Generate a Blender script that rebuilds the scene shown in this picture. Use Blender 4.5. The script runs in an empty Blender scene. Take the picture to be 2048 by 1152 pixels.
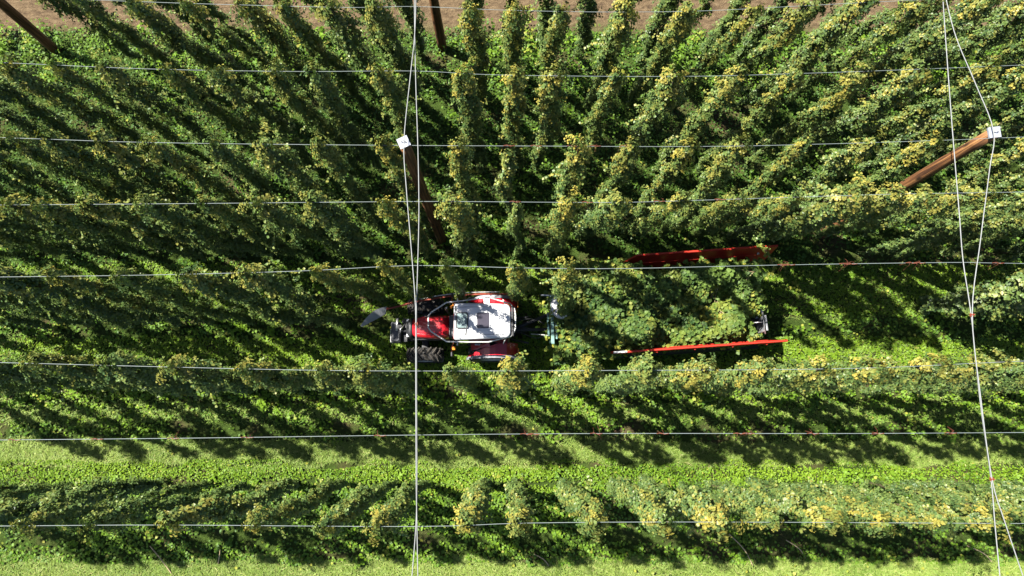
import bpy, math, random
import numpy as np
from mathutils import Vector, Matrix, Quaternion, Euler

random.seed(7)
S = bpy.context.scene
COL = S.collection
R = math.radians

# ------------------------------------------------------------------ camera, sky, sun, exposure
CAM_H = 20.0
TILT = R(10.95)
FPX = 1365.0
cam_d = bpy.data.cameras.new('camera')
cam_d.sensor_width = 36.0
cam_d.lens = 36.0 * FPX / 2048.0
cam_d.clip_end = 1000
cam = bpy.data.objects.new('camera', cam_d)
COL.objects.link(cam)
cam.location = (0, 0, CAM_H)
cam.rotation_euler = (TILT, 0, 0)
S.camera = cam

SUN_EL = R(56.5)
SUN_AZ = Vector((0.910, -0.415))          # the way shadows fall on the ground
w = bpy.data.worlds.new('World')
S.world = w
w.use_nodes = True
nt = w.node_tree
bgn = nt.nodes['Background']
sky = nt.nodes.new('ShaderNodeTexSky')
sky.sky_type = 'NISHITA'
sky.sun_disc = False
sky.sun_elevation = SUN_EL
sky.sun_rotation = math.atan2(-SUN_AZ.x, -SUN_AZ.y)
nt.links.new(sky.outputs[0], bgn.inputs[0])
bgn.inputs[1].default_value = 0.05
sd = bpy.data.lights.new('sun', 'SUN')
sd.energy = 5.0
sd.angle = R(0.5)
sd.color = (1.0, 0.95, 0.86)
sun = bpy.data.objects.new('sun', sd)
COL.objects.link(sun)
ldir = Vector((SUN_AZ.x * math.cos(SUN_EL), SUN_AZ.y * math.cos(SUN_EL), -math.sin(SUN_EL)))
sun.rotation_euler = ldir.to_track_quat('-Z', 'Y').to_euler()
S.view_settings.view_transform = 'Standard'
S.view_settings.look = 'None'
S.view_settings.exposure = 1.5
S.view_settings.gamma = 1.0
S.render.engine = 'CYCLES'
S.cycles.max_bounces = 6
S.cycles.diffuse_bounces = 0
S.cycles.transmission_bounces = 4


def at(u, v, z):
    """photo pixel (2048 wide) -> point of the place at height z"""
    s, c = math.sin(TILT), math.cos(TILT)
    a = math.atan((576 - v) / FPX) + TILT
    h = CAM_H - z
    y = math.tan(a) * h
    return Vector(((u - 1024) / FPX * (y * s + h * c), y, z))


# ------------------------------------------------------------------ tagging
def tag(o, label=None, cat=None, group=None, kind=None):
    if label: o['label'] = label
    if cat: o['category'] = cat
    if group: o['group'] = group
    if kind: o['kind'] = kind
    return o


def empty(name, loc=(0, 0, 0), rz=0.0):
    o = bpy.data.objects.new(name, None)
    o.empty_display_size = 0.2
    o.location = loc
    o.rotation_euler = (0, 0, rz)
    COL.objects.link(o)
    return o


# ------------------------------------------------------------------ materials
def new_mat(name):
    m = bpy.data.materials.new(name)
    m.use_nodes = True
    n = m.node_tree
    return m, n, n.nodes['Principled BSDF']


def link(n, a, b):
    n.links.new(a, b)


def plain(name, col, rough=0.5, metal=0.0, vary=0.12, scale=6.0, spec=0.5, dirt=None, coat=0.0):
    m, n, p = new_mat(name)
    tc = n.nodes.new('ShaderNodeTexCoord')
    no = n.nodes.new('ShaderNodeTexNoise')
    no.inputs['Scale'].default_value = scale
    no.inputs['Detail'].default_value = 6
    link(n, tc.outputs['Object'], no.inputs['Vector'])
    mx = n.nodes.new('ShaderNodeMix'); mx.data_type = 'RGBA'
    mx.inputs['A'].default_value = tuple(max(0, c * (1 - vary)) for c in col) + (1,)
    mx.inputs['B'].default_value = tuple(min(1, c * (1 + vary)) for c in col) + (1,)
    link(n, no.outputs['Fac'], mx.inputs['Factor'])
    out = mx.outputs['Result']
    if dirt:
        n2 = n.nodes.new('ShaderNodeTexNoise')
        n2.inputs['Scale'].default_value = scale * 0.6
        n2.inputs['Detail'].default_value = 9
        n2.inputs['Roughness'].default_value = 0.7
        link(n, tc.outputs['Object'], n2.inputs['Vector'])
        rp = n.nodes.new('ShaderNodeValToRGB')
        rp.color_ramp.elements[0].position = 0.5
        rp.color_ramp.elements[1].position = 0.68
        link(n, n2.outputs['Fac'], rp.inputs[0])
        m2 = n.nodes.new('ShaderNodeMix'); m2.data_type = 'RGBA'
        m2.inputs['B'].default_value = tuple(dirt) + (1,)
        mu = n.nodes.new('ShaderNodeMath'); mu.operation = 'MULTIPLY'; mu.inputs[1].default_value = 0.6
        link(n, rp.outputs[0], mu.inputs[0])
        link(n, mu.outputs[0], m2.inputs['Factor'])
        link(n, out, m2.inputs['A'])
        out = m2.outputs['Result']
    link(n, out, p.inputs['Base Color'])
    p.inputs['Roughness'].default_value = rough
    p.inputs['Metallic'].default_value = metal
    p.inputs['Specular IOR Level'].default_value = spec
    p.inputs['Coat Weight'].default_value = coat
    return m


def leaf_mat(name, dark, light, yellow, transl=0.3, rough=0.55, use_obj=True, spec=0.3):
    """tint.R picks between dark and light leaves, tint.G how far the leaf has yellowed"""
    m, n, p = new_mat(name)
    at_ = n.nodes.new('ShaderNodeAttribute'); at_.attribute_name = 'tint'
    sp = n.nodes.new('ShaderNodeSeparateColor')
    link(n, at_.outputs['Color'], sp.inputs[0])
    mx = n.nodes.new('ShaderNodeMix'); mx.data_type = 'RGBA'
    mx.inputs['A'].default_value = tuple(dark) + (1,)
    mx.inputs['B'].default_value = tuple(light) + (1,)
    link(n, sp.outputs[0], mx.inputs['Factor'])
    fac = sp.outputs[1]
    if use_obj:
        oi = n.nodes.new('ShaderNodeObjectInfo')
        so = n.nodes.new('ShaderNodeSeparateColor')
        link(n, oi.outputs['Color'], so.inputs[0])
        mu = n.nodes.new('ShaderNodeMath'); mu.operation = 'MULTIPLY'; mu.use_clamp = True
        link(n, sp.outputs[1], mu.inputs[0]); link(n, so.outputs[0], mu.inputs[1])
        fac = mu.outputs[0]
    m2 = n.nodes.new('ShaderNodeMix'); m2.data_type = 'RGBA'
    link(n, fac, m2.inputs['Factor'])
    link(n, mx.outputs['Result'], m2.inputs['A'])
    m2.inputs['B'].default_value = tuple(yellow) + (1,)
    col = m2.outputs['Result']
    link(n, col, p.inputs['Base Color'])
    p.inputs['Roughness'].default_value = rough
    p.inputs['Specular IOR Level'].default_value = spec
    tr = n.nodes.new('ShaderNodeBsdfTranslucent')
    hs = n.nodes.new('ShaderNodeMix'); hs.data_type = 'RGBA'; hs.blend_type = 'MULTIPLY'
    hs.inputs['Factor'].default_value = 1.0
    hs.inputs['B'].default_value = (1.25, 1.35, 0.5, 1)
    link(n, col, hs.inputs['A'])
    link(n, hs.outputs['Result'], tr.inputs['Color'])
    ms = n.nodes.new('ShaderNodeMixShader'); ms.inputs[0].default_value = transl
    link(n, p.outputs[0], ms.inputs[1]); link(n, tr.outputs[0], ms.inputs[2])
    link(n, ms.outputs[0], n.nodes['Material Output'].inputs[0])
    return m


M = {}
M['hop'] = leaf_mat('hop_leaf', (0.034, 0.080, 0.026), (0.150, 0.225, 0.054), (0.42, 0.33, 0.055), transl=0.16, rough=.45, spec=.45)
M['heap'] = leaf_mat('cut_leaf', (0.026, 0.072, 0.022), (0.175, 0.270, 0.050), (0.38, 0.37, 0.06), use_obj=False)
M['weed'] = leaf_mat('weed_leaf', (0.050, 0.120, 0.014), (0.170, 0.295, 0.018), (0.32, 0.32, 0.05), transl=0.24, use_obj=False)
M['clover'] = leaf_mat('clover_leaf', (0.085, 0.18, 0.010), (0.215, 0.335, 0.018), (0.34, 0.34, 0.06), transl=0.25, use_obj=False)
M['grass'] = leaf_mat('grass_blade', (0.13, 0.22, 0.030), (0.29, 0.385, 0.080), (0.44, 0.43, 0.16), transl=0.25, use_obj=False)
M['stem'] = plain('bine_stem', (0.10, 0.085, 0.04), 0.8)
M['stalk'] = plain('dry_stalk', (0.42, 0.33, 0.18), 0.8)
M['twine'] = plain('orange_twine', (0.17, 0.05, 0.025), 0.8)
M['wire'] = plain('galvanised_wire', (0.185, 0.22, 0.215), 0.55, 0.0, vary=0.25, scale=3)
M['cable'] = plain('galvanised_cable', (0.21, 0.22, 0.22), 0.55, 0.0, vary=0.2, scale=4)
M['cap'] = plain('zinc_sheet', (0.30, 0.32, 0.37), 0.55, 0.1, vary=0.12, scale=12)
M['red'] = plain('red_paint', (0.52, 0.012, 0.022), 0.28, 0.0, vary=0.12, scale=3, coat=0.6)
M['wallred'] = plain('orange_red_paint', (0.50, 0.030, 0.014), 0.45, 0.0, vary=0.18, scale=5, dirt=(0.22, 0.03, 0.015))
M['white'] = plain('white_paint', (0.80, 0.81, 0.82), 0.35, 0.0, vary=0.04, scale=3)
M['black'] = plain('black_plastic', (0.022, 0.023, 0.026), 0.5, vary=0.3)
M['rubber'] = plain('tyre_rubber', (0.030, 0.029, 0.028), 0.7, vary=0.35, scale=9, dirt=(0.16, 0.135, 0.10))
M['lug'] = plain('worn_tread', (0.058, 0.052, 0.044), 0.75, vary=0.5, scale=14)
M['iron'] = plain('dark_iron', (0.085, 0.088, 0.095), 0.45, 0.3, vary=0.35, scale=9)
M['grey'] = plain('grey_paint', (0.26, 0.27, 0.29), 0.5, 0.2, vary=0.2, scale=6)
M['pale'] = plain('pale_grey_paint', (0.60, 0.60, 0.60), 0.4, 0.1, vary=0.12)
M['rail'] = plain('silver_tube', (0.66, 0.66, 0.63), 0.35, 0.35, vary=0.1)
M['steel'] = plain('bare_steel', (0.42, 0.42, 0.43), 0.35, 0.7, vary=0.3, scale=10, dirt=(0.16, 0.12, 0.09))
M['teal'] = plain('teal_green_paint', (0.16, 0.29, 0.26), 0.45, 0.1, vary=0.25, scale=8)
M['rust'] = plain('rusty_red_steel', (0.26, 0.055, 0.03), 0.65, 0.1, vary=0.35, scale=8)
M['amber'] = plain('amber_lens', (0.75, 0.24, 0.02), 0.25, vary=0.05)
M['lamp'] = plain('lamp_lens', (0.75, 0.76, 0.78), 0.15, vary=0.05)
M['glass'] = plain('cab_glass', (0.030, 0.045, 0.038), 0.06, 0.0, vary=0.2, spec=0.8)
M['hatchglass'] = plain('tinted_hatch', (0.055, 0.050, 0.065), 0.12, vary=0.3, spec=0.7, scale=4)
M['tealglass'] = plain('greenish_glass', (0.20, 0.27, 0.27), 0.12, vary=0.15, spec=0.7)


def wood_mat():
    m, n, p = new_mat('pole_wood')
    tc = n.nodes.new('ShaderNodeTexCoord')
    mp = n.nodes.new('ShaderNodeMapping'); mp.inputs['Scale'].default_value = (22, 22, 0.8)
    link(n, tc.outputs['Object'], mp.inputs[0])
    no = n.nodes.new('ShaderNodeTexNoise'); no.inputs['Scale'].default_value = 1.0; no.inputs['Detail'].default_value = 8
    no.inputs['Roughness'].default_value = 0.65
    link(n, mp.outputs[0], no.inputs['Vector'])
    rp = n.nodes.new('ShaderNodeValToRGB')
    e = rp.color_ramp.elements
    e[0].position = 0.38; e[0].color = (0.050, 0.020, 0.009, 1)
    e[1].position = 0.64; e[1].color = (0.40, 0.200, 0.072, 1)
    e2 = rp.color_ramp.elements.new(0.52); e2.color = (0.20, 0.085, 0.029, 1)
    link(n, no.outputs['Fac'], rp.inputs[0])
    # knots and dark scars
    mp2 = n.nodes.new('ShaderNodeMapping'); mp2.inputs['Scale'].default_value = (5, 5, 1.7)
    link(n, tc.outputs['Object'], mp2.inputs[0])
    vo = n.nodes.new('ShaderNodeTexVoronoi'); vo.inputs['Scale'].default_value = 1.0
    link(n, mp2.outputs[0], vo.inputs['Vector'])
    r2 = n.nodes.new('ShaderNodeValToRGB')
    r2.color_ramp.elements[0].position = 0.10; r2.color_ramp.elements[0].color = (0.15, 0.15, 0.15, 1)
    r2.color_ramp.elements[1].position = 0.26; r2.color_ramp.elements[1].color = (1, 1, 1, 1)
    link(n, vo.outputs['Distance'], r2.inputs[0])
    mx = n.nodes.new('ShaderNodeMix'); mx.data_type = 'RGBA'; mx.blend_type = 'MULTIPLY'; mx.inputs['Factor'].default_value = 1
    link(n, rp.outputs[0], mx.inputs['A']); link(n, r2.outputs[0], mx.inputs['B'])
    link(n, mx.outputs['Result'], p.inputs['Base Color'])
    p.inputs['Roughness'].default_value = 0.75
    bp = n.nodes.new('ShaderNodeBump'); bp.inputs['Strength'].default_value = 0.5; bp.inputs['Distance'].default_value = 0.02
    link(n, no.outputs['Fac'], bp.inputs['Height']); link(n, bp.outputs[0], p.inputs['Normal'])
    return m


M['wood'] = wood_mat()


def ground_mat():
    m, n, p = new_mat('field_soil')
    tc = n.nodes.new('ShaderNodeTexCoord')
    big = n.nodes.new('ShaderNodeTexNoise'); big.inputs['Scale'].default_value = 0.5; big.inputs['Detail'].default_value = 8
    big.inputs['Roughness'].default_value = 0.62
    link(n, tc.outputs['Object'], big.inputs['Vector'])
    # tilled streaks
    mp = n.nodes.new('ShaderNodeMapping'); mp.inputs['Scale'].default_value = (1.0, 2.2, 1); mp.inputs['Rotation'].default_value = (0, 0, R(-14))
    link(n, tc.outputs['Object'], mp.inputs[0])
    fine = n.nodes.new('ShaderNodeTexNoise'); fine.inputs['Scale'].default_value = 3.2; fine.inputs['Detail'].default_value = 10
    fine.inputs['Roughness'].default_value = 0.75
    link(n, mp.outputs[0], fine.inputs['Vector'])
    vo = n.nodes.new('ShaderNodeTexVoronoi'); vo.inputs['Scale'].default_value = 4.0; vo.inputs['Randomness'].default_value = 1.0
    link(n, tc.outputs['Object'], vo.inputs['Vector'])
    rp = n.nodes.new('ShaderNodeValToRGB')
    e = rp.color_ramp.elements
    e[0].position = 0.34; e[0].color = (0.075, 0.050, 0.032, 1)
    e[1].position = 0.70; e[1].color = (0.29, 0.215, 0.125, 1)
    k = rp.color_ramp.elements.new(0.5); k.color = (0.185, 0.128, 0.072, 1)
    link(n, fine.outputs['Fac'], rp.inputs[0])
    # the yard's own soil is darker, with moss and seedlings; moss tone deepened for bine shade
    sx = n.nodes.new('ShaderNodeSeparateXYZ'); link(n, tc.outputs['Object'], sx.inputs[0])
    ad = n.nodes.new('ShaderNodeMath'); ad.operation = 'ADD'
    sc = n.nodes.new('ShaderNodeMath'); sc.operation = 'MULTIPLY'; sc.inputs[1].default_value = 1.4
    link(n, big.outputs['Fac'], sc.inputs[0]); link(n, sx.outputs['Y'], ad.inputs[0]); link(n, sc.outputs[0], ad.inputs[1])
    st = n.nodes.new('ShaderNodeMapRange'); st.inputs['From Min'].default_value = 12.6; st.inputs['From Max'].default_value = 13.3
    link(n, ad.outputs[0], st.inputs['Value'])
    rg = n.nodes.new('ShaderNodeValToRGB')
    e = rg.color_ramp.elements
    e[0].position = 0.50; e[0].color = (0.058, 0.098, 0.016, 1)
    e[1].position = 0.72; e[1].color = (0.135, 0.085, 0.052, 1)
    link(n, big.outputs['Fac'], rg.inputs[0])
    m1 = n.nodes.new('ShaderNodeMix'); m1.data_type = 'RGBA'; m1.blend_type = 'MULTIPLY'; m1.inputs['Factor'].default_value = 0.7
    mr = n.nodes.new('ShaderNodeValToRGB')
    mr.color_ramp.elements[0].position = 0.3; mr.color_ramp.elements[0].color = (0.35, 0.35, 0.35, 1)
    mr.color_ramp.elements[1].position = 0.6; mr.color_ramp.elements[1].color = (1.2, 1.2, 1.2, 1)
    link(n, fine.outputs['Fac'], mr.inputs[0])
    link(n, rg.outputs[0], m1.inputs['A']); link(n, mr.outputs[0], m1.inputs['B'])
    mx = n.nodes.new('ShaderNodeMix'); mx.data_type = 'RGBA'
    link(n, st.outputs[0], mx.inputs['Factor']); link(n, m1.outputs['Result'], mx.inputs['A']); link(n, rp.outputs[0], mx.inputs['B'])
    link(n, mx.outputs['Result'], p.inputs['Base Color'])
    p.inputs['Roughness'].default_value = 0.95
    p.inputs['Specular IOR Level'].default_value = 0.15
    bp = n.nodes.new('ShaderNodeBump'); bp.inputs['Strength'].default_value = 1.0; bp.inputs['Distance'].default_value = 0.22
    ma = n.nodes.new('ShaderNodeMath'); ma.operation = 'SUBTRACT'; link(n, fine.outputs['Fac'], ma.inputs[0])
    mb_ = n.nodes.new('ShaderNodeMath'); mb_.operation = 'MULTIPLY'; mb_.inputs[1].default_value = .12; link(n, vo.outputs['Distance'], mb_.inputs[0]); link(n, mb_.outputs[0], ma.inputs[1])
    link(n, ma.outputs[0], bp.inputs['Height']); link(n, bp.outputs[0], p.inputs['Normal'])
    return m


# ------------------------------------------------------------------ mesh builder
class MB:
    def __init__(self):
        self.v, self.f = [], []

    def add(self, vs, fs):
        b = len(self.v)
        self.v += [tuple(p) for p in vs]
        self.f += [tuple(i + b for i in f) for f in fs]

    def box(self, c, s, rot=(0, 0, 0), taper=1.0):
        m = Euler(rot).to_matrix()
        vs = []
        for z in (-1, 1):
            k = taper if z > 0 else 1
            for x, y in ((-1, -1), (1, -1), (1, 1), (-1, 1)):
                vs.append(Vector(c) + m @ Vector((x * s[0] / 2 * k, y * s[1] / 2 * k, z * s[2] / 2)))
        self.add(vs, [(3, 2, 1, 0), (4, 5, 6, 7), (0, 1, 5, 4), (1, 2, 6, 5), (2, 3, 7, 6), (3, 0, 4, 7)])
        return self

    def tube(self, pts, r, n=8, closed=False):
        pts = [Vector(p) for p in pts]
        k = len(pts)
        rs = r if isinstance(r, (list, tuple)) else [r] * k
        vs, fs = [], []
        for i, p in enumerate(pts):
            if closed:
                d = pts[(i + 1) % k] - pts[i - 1]
            else:
                d = pts[min(i + 1, k - 1)] - pts[max(i - 1, 0)]
            d.normalize()
            a = Vector((0, 0, 1)) if abs(d.z) < 0.9 else Vector((1, 0, 0))
            e1 = d.cross(a).normalized(); e2 = d.cross(e1)
            for j in range(n):
                t = 2 * math.pi * j / n
                vs.append(p + (e1 * math.cos(t) + e2 * math.sin(t)) * rs[i])
        for i in range(k if closed else k - 1):
            for j in range(n):
                a0, a1 = i * n + j, i * n + (j + 1) % n
                b0, b1 = ((i + 1) % k) * n + j, ((i + 1) % k) * n + (j + 1) % n
                fs.append((a0, b0, b1, a1))
        if not closed:
            fs.append(tuple(range(n)))
            fs.append(tuple((k - 1) * n + j for j in reversed(range(n))))
        self.add(vs, fs)
        return self

    def loft(self, rings, cap=True):
        """rings: list of equally long closed outlines"""
        n = len(rings[0]); vs = [p for r_ in rings for p in r_]; fs = []
        for i in range(len(rings) - 1):
            for j in range(n):
                fs.append((i * n + j, i * n + (j + 1) % n, (i + 1) * n + (j + 1) % n, (i + 1) * n + j))
        if cap:
            fs.append(tuple(reversed(range(n))))
            fs.append(tuple((len(rings) - 1) * n + j for j in range(n)))
        self.add(vs, fs)
        return self

    def lathe_y(self, c, prof, n=32):
        """profile (radius, y) turned about the y axis through c"""
        rings = []
        for j in range(n):
            t = 2 * math.pi * j / n
            rings.append([(c[0] + r_ * math.cos(t), c[1] + y, c[2] + r_ * math.sin(t)) for r_, y in prof])
        k = len(prof); vs = [p for r_ in rings for p in r_]; fs = []
        for j in range(n):
            for i in range(k - 1):
                a = j * k + i; b = ((j + 1) % n) * k + i
                fs.append((a, b, b + 1, a + 1))
        self.add(vs, fs)
        return self

    def build(self, name, m, parent=None, bevel=0.0, smooth=False, seg=2):
        me = bpy.data.meshes.new(name)
        me.from_pydata(self.v, [], self.f)
        me.update()
        me.materials.append(m)
        o = bpy.data.objects.new(name, me)
        COL.objects.link(o)
        if parent: o.parent = parent
        if smooth:
            me.polygons.foreach_set('use_smooth', [True] * len(me.polygons))
        if bevel:
            b = o.modifiers.new('edge', 'BEVEL'); b.width = bevel; b.segments = seg; b.limit_method = 'ANGLE'; b.angle_limit = R(35)
            b.harden_normals = False
        return o


# ------------------------------------------------------------------ leaves (numpy)
HOP = np.array([(0, -.42, 0), (-.50, -.12, .13), (-.36, .26, .10), (0, .60, -.04), (.36, .26, .10), (.50, -.12, .13)])
OVAL = np.array([(0, -.5, 0), (-.36, -.18, .07), (-.34, .22, .07), (0, .5, 0), (.34, .22, .07), (.36, -.18, .07)])
BLADE = np.array([(-.05, -.5, 0), (.05, -.5, 0), (.045, .1, .06), (0, .5, .02), (-.045, .1, .06)])


def leaf_mesh(name, P, N, size, tint, shape=HOP, rng=None, length=None):
    """one mesh of many small leaves: P centres, N facing, size, tint (n,2)"""
    n = len(P)
    N = N / np.linalg.norm(N, axis=1, keepdims=True)
    a = rng.normal(size=(n, 3))
    T = a - (a * N).sum(1, keepdims=True) * N
    T /= np.linalg.norm(T, axis=1, keepdims=True)
    B = np.cross(N, T)
    k = len(shape)
    sy = size if length is None else length
    V = (P[:, None, :] + B[:, None, :] * (shape[None, :, 0:1] * size[:, None, None])
         + T[:, None, :] * (shape[None, :, 1:2] * sy[:, None, None])
         + N[:, None, :] * (shape[None, :, 2:3] * size[:, None, None])).reshape(-1, 3)
    if k == 6:
        fl = np.array([0, 3, 2, 1, 0, 5, 4, 3]); ps = 4; nf = 2
    else:
        fl = np.array([0, 1, 2, 3, 4]); ps = 5; nf = 1
    idx = (np.arange(n)[:, None] * k + fl[None, :]).reshape(-1)
    me = bpy.data.meshes.new(name)
    me.vertices.add(len(V)); me.vertices.foreach_set('co', V.astype(np.float32).reshape(-1))
    me.loops.add(len(idx)); me.loops.foreach_set('vertex_index', idx.astype(np.int32))
    me.polygons.add(n * nf); me.polygons.foreach_set('loop_start', (np.arange(n * nf) * ps).astype(np.int32))
    me.update(calc_edges=True)
    at_ = me.attributes.new('tint', 'FLOAT_COLOR', 'POINT')
    c = np.zeros((n, k, 4), np.float32)
    c[:, :, 0] = np.clip(tint[:, 0], 0, 1)[:, None]; c[:, :, 1] = np.clip(tint[:, 1], 0, 1)[:, None]; c[:, :, 3] = 1
    at_.data.foreach_set('color', c.reshape(-1))
    return me


def mesh_obj(name, me, m, parent=None):
    if not me.materials: me.materials.append(m)
    o = bpy.data.objects.new(name, me)
    COL.objects.link(o)
    if parent: o.parent = parent
    return o


class VNoise:
    """smooth 2-D value noise for densities"""
    def __init__(self, seed, n=256):
        self.t = np.random.default_rng(seed).random((n, n)); self.n = n

    def __call__(self, x, y, s):
        x = np.asarray(x) * s + 91.3; y = np.asarray(y) * s + 57.1
        i = np.floor(x).astype(int); j = np.floor(y).astype(int)
        fx = x - i; fy = y - j
        fx = fx * fx * (3 - 2 * fx); fy = fy * fy * (3 - 2 * fy)
        n = self.n
        g = lambda a, b: self.t[a % n, b % n]
        return (g(i, j) * (1 - fx) + g(i + 1, j) * fx) * (1 - fy) + (g(i, j + 1) * (1 - fx) + g(i + 1, j + 1) * fx) * fy


# ================================================================== THE SETTING: ground
gm = MB()
gm.add([(-220, -200, 0), (220, -200, 0), (220, 240, 0), (-220, 240, 0)], [(0, 1, 2, 3)])
ground = gm.build('ground', ground_mat())
tag(ground, 'brown soil of the hop yard and the bare tilled field beyond it', kind='structure')

rng = np.random.default_rng(11)
NZ = VNoise(3)
XR = (-17.5, 17.5)


def rnd_xy(n, y0, y1, x0=XR[0], x1=XR[1]):
    return rng.uniform(x0, x1, n), rng.uniform(y0, y1, n)


# rows of plants on the ground: foot line of every wire (harvested ones as well)
FEET = {'Z': -3.2, 'A': -1.75, 'B': -0.22, 'C': 0.88, 'D': 2.80, 'E': 4.85, 'F': 5.45, 'G': 7.60, 'H': 9.70, 'I': 11.3}


def bare(x, y):
    """1 where the soil shows: broken patches along the feet of the rows"""
    b = np.zeros_like(x)
    for k, y0 in FEET.items():
        wdt = {'Z': .34, 'A': .12, 'B': .30, 'C': .12, 'D': .30, 'E': .22, 'F': .12, 'G': .2, 'H': .3, 'I': .15}[k]
        d = np.exp(-((y - y0 + 0.12 * (NZ(x, y * 0 + y0, .8) - .5)) / wdt) ** 2)
        b = np.maximum(b, d * np.clip((NZ(x, y + y0 * 7, 1.1) - .38) * 5, 0, 1))
    for y0, wdt in ((2.44, .07), (1.22, .06), (.50, .07), (-.52, .09), (-1.24, .06), (-3.62, .09), (-4.45, .08), (3.55, .1)):   # wheel ruts
        d = np.exp(-((y - y0 - .10 * (NZ(x, x * 0 + y0 * 3, .5) - .5)) / wdt) ** 2)
        b = np.maximum(b, .95 * d * np.clip((NZ(x, y * 0 + y0 * 9, .7) - .25) * 4, 0, 1))
    return b


def clover(y0, y1, dens, size, z, name='clover', mat='clover', edge=0.12, xr=XR, light=0.0, tilt=.45):
    n = int((xr[1] - xr[0]) * (y1 - y0 + 2 * edge) * dens)
    x, y = rnd_xy(n, y0 - edge, y1 + edge, *xr)
    keep = rng.random(n) > bare(x, y) * 0.95
    wob = (NZ(x, y, 1.7) - .5) * edge * 2.2
    keep &= (y + wob > y0) & (y + wob < y1)
    keep &= rng.random(n) < 0.55 + 0.9 * NZ(x, y, 2.3)
    x, y = x[keep], y[keep]; n = len(x)
    zz = z[0] + (z[1] - z[0]) * (0.6 * NZ(x, y, 3.1) + 0.4 * rng.random(n))
    N = np.stack([rng.normal(0, tilt, n), rng.normal(0, tilt, n), np.ones(n)], 1)
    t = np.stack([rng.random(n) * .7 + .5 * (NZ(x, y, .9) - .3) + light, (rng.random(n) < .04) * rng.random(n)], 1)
    sz = rng.uniform(size[0], size[1], n)
    return np.stack([x, y, zz], 1), N, sz, t


def weeds(y0, y1, per_m2, h, leaf, edge=0.15, xr=XR, gate=None, yel=.05, light=0.0):
    """plants: every one a bunch of leaves round a short stem"""
    n = int((xr[1] - xr[0]) * (y1 - y0) * per_m2)
    x, y = rnd_xy(n, y0, y1, *xr)
    keep = rng.random(n) > bare(x, y) * 0.8
    keep &= rng.random(n) < np.clip((NZ(x, y, .85) - .22) * 2.4, 0.05, 1)
    if gate is not None: keep &= rng.random(n) < gate(x, y)
    x, y = x[keep], y[keep]; n = len(x)
    hh = rng.uniform(h[0], h[1], n) * (0.55 + 0.9 * NZ(x, y, .7))
    k = 16
    s = rng.random((n, k))
    r_ = (0.05 + 0.20 * np.sqrt(s) * (0.5 + hh[:, None])) * rng.uniform(.5, 1.2, (n, k))
    a = rng.uniform(0, 6.283, (n, k))
    px = x[:, None] + np.cos(a) * r_; py = y[:, None] + np.sin(a) * r_
    pz = hh[:, None] * (1.0 - 0.75 * s) + 0.02
    P = np.stack([px, py, pz], 2).reshape(-1, 3)
    N = np.stack([np.cos(a) * .5 + rng.normal(0, .35, (n, k)), np.sin(a) * .5 + rng.normal(0, .35, (n, k)), np.ones((n, k))], 2).reshape(-1, 3)
    sz = (rng.uniform(leaf[0], leaf[1], (n, 1)) * rng.uniform(.7, 1.15, (n, k))).reshape(-1)
    pr = rng.random((n, 1)) * .7
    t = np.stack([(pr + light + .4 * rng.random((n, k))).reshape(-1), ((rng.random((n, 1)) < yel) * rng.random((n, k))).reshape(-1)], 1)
    return P, N, sz, t


def blades(y0, y1, dens, ln, z, edge=0.15, xr=XR, dry=.15):
    n = int((xr[1] - xr[0]) * (y1 - y0 + 2 * edge) * dens)
    x, y = rnd_xy(n, y0 - edge, y1 + edge, *xr)
    wob = (NZ(x, y, 1.3) - .5) * edge * 2.4
    keep = (y + wob > y0) & (y + wob < y1) & (rng.random(n) > bare(x, y) * .9)
    keep &= rng.random(n) < 0.45 + NZ(x, y, 2.0)
    x, y = x[keep], y[keep]; n = len(x)
    zz = rng.uniform(z[0], z[1], n)
    N = np.stack([rng.normal(0, .34, n), rng.normal(0, .34, n), np.ones(n)], 1)
    t = np.stack([rng.random(n) * .6 + .6 * (NZ(x, y, .8) - .2), (rng.random(n) < dry) * rng.random(n) * .9], 1)
    L = rng.uniform(ln[0], ln[1], n)
    return np.stack([x, y, zz], 1), N, rng.uniform(.09, .15, n), t, L


def joined(name, parts, m, shape, label, cat):
    P = np.concatenate([p[0] for p in parts]); N = np.concatenate([p[1] for p in parts])
    s = np.concatenate([p[2] for p in parts]); t = np.concatenate([p[3] for p in parts])
    L = np.concatenate([p[4] for p in parts]) if len(parts[0]) > 4 else None
    me = leaf_mesh(name, P, N, s, t, shape, rng, L)
    return tag(mesh_obj(name, me, m), label, cat, kind='stuff')


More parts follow.
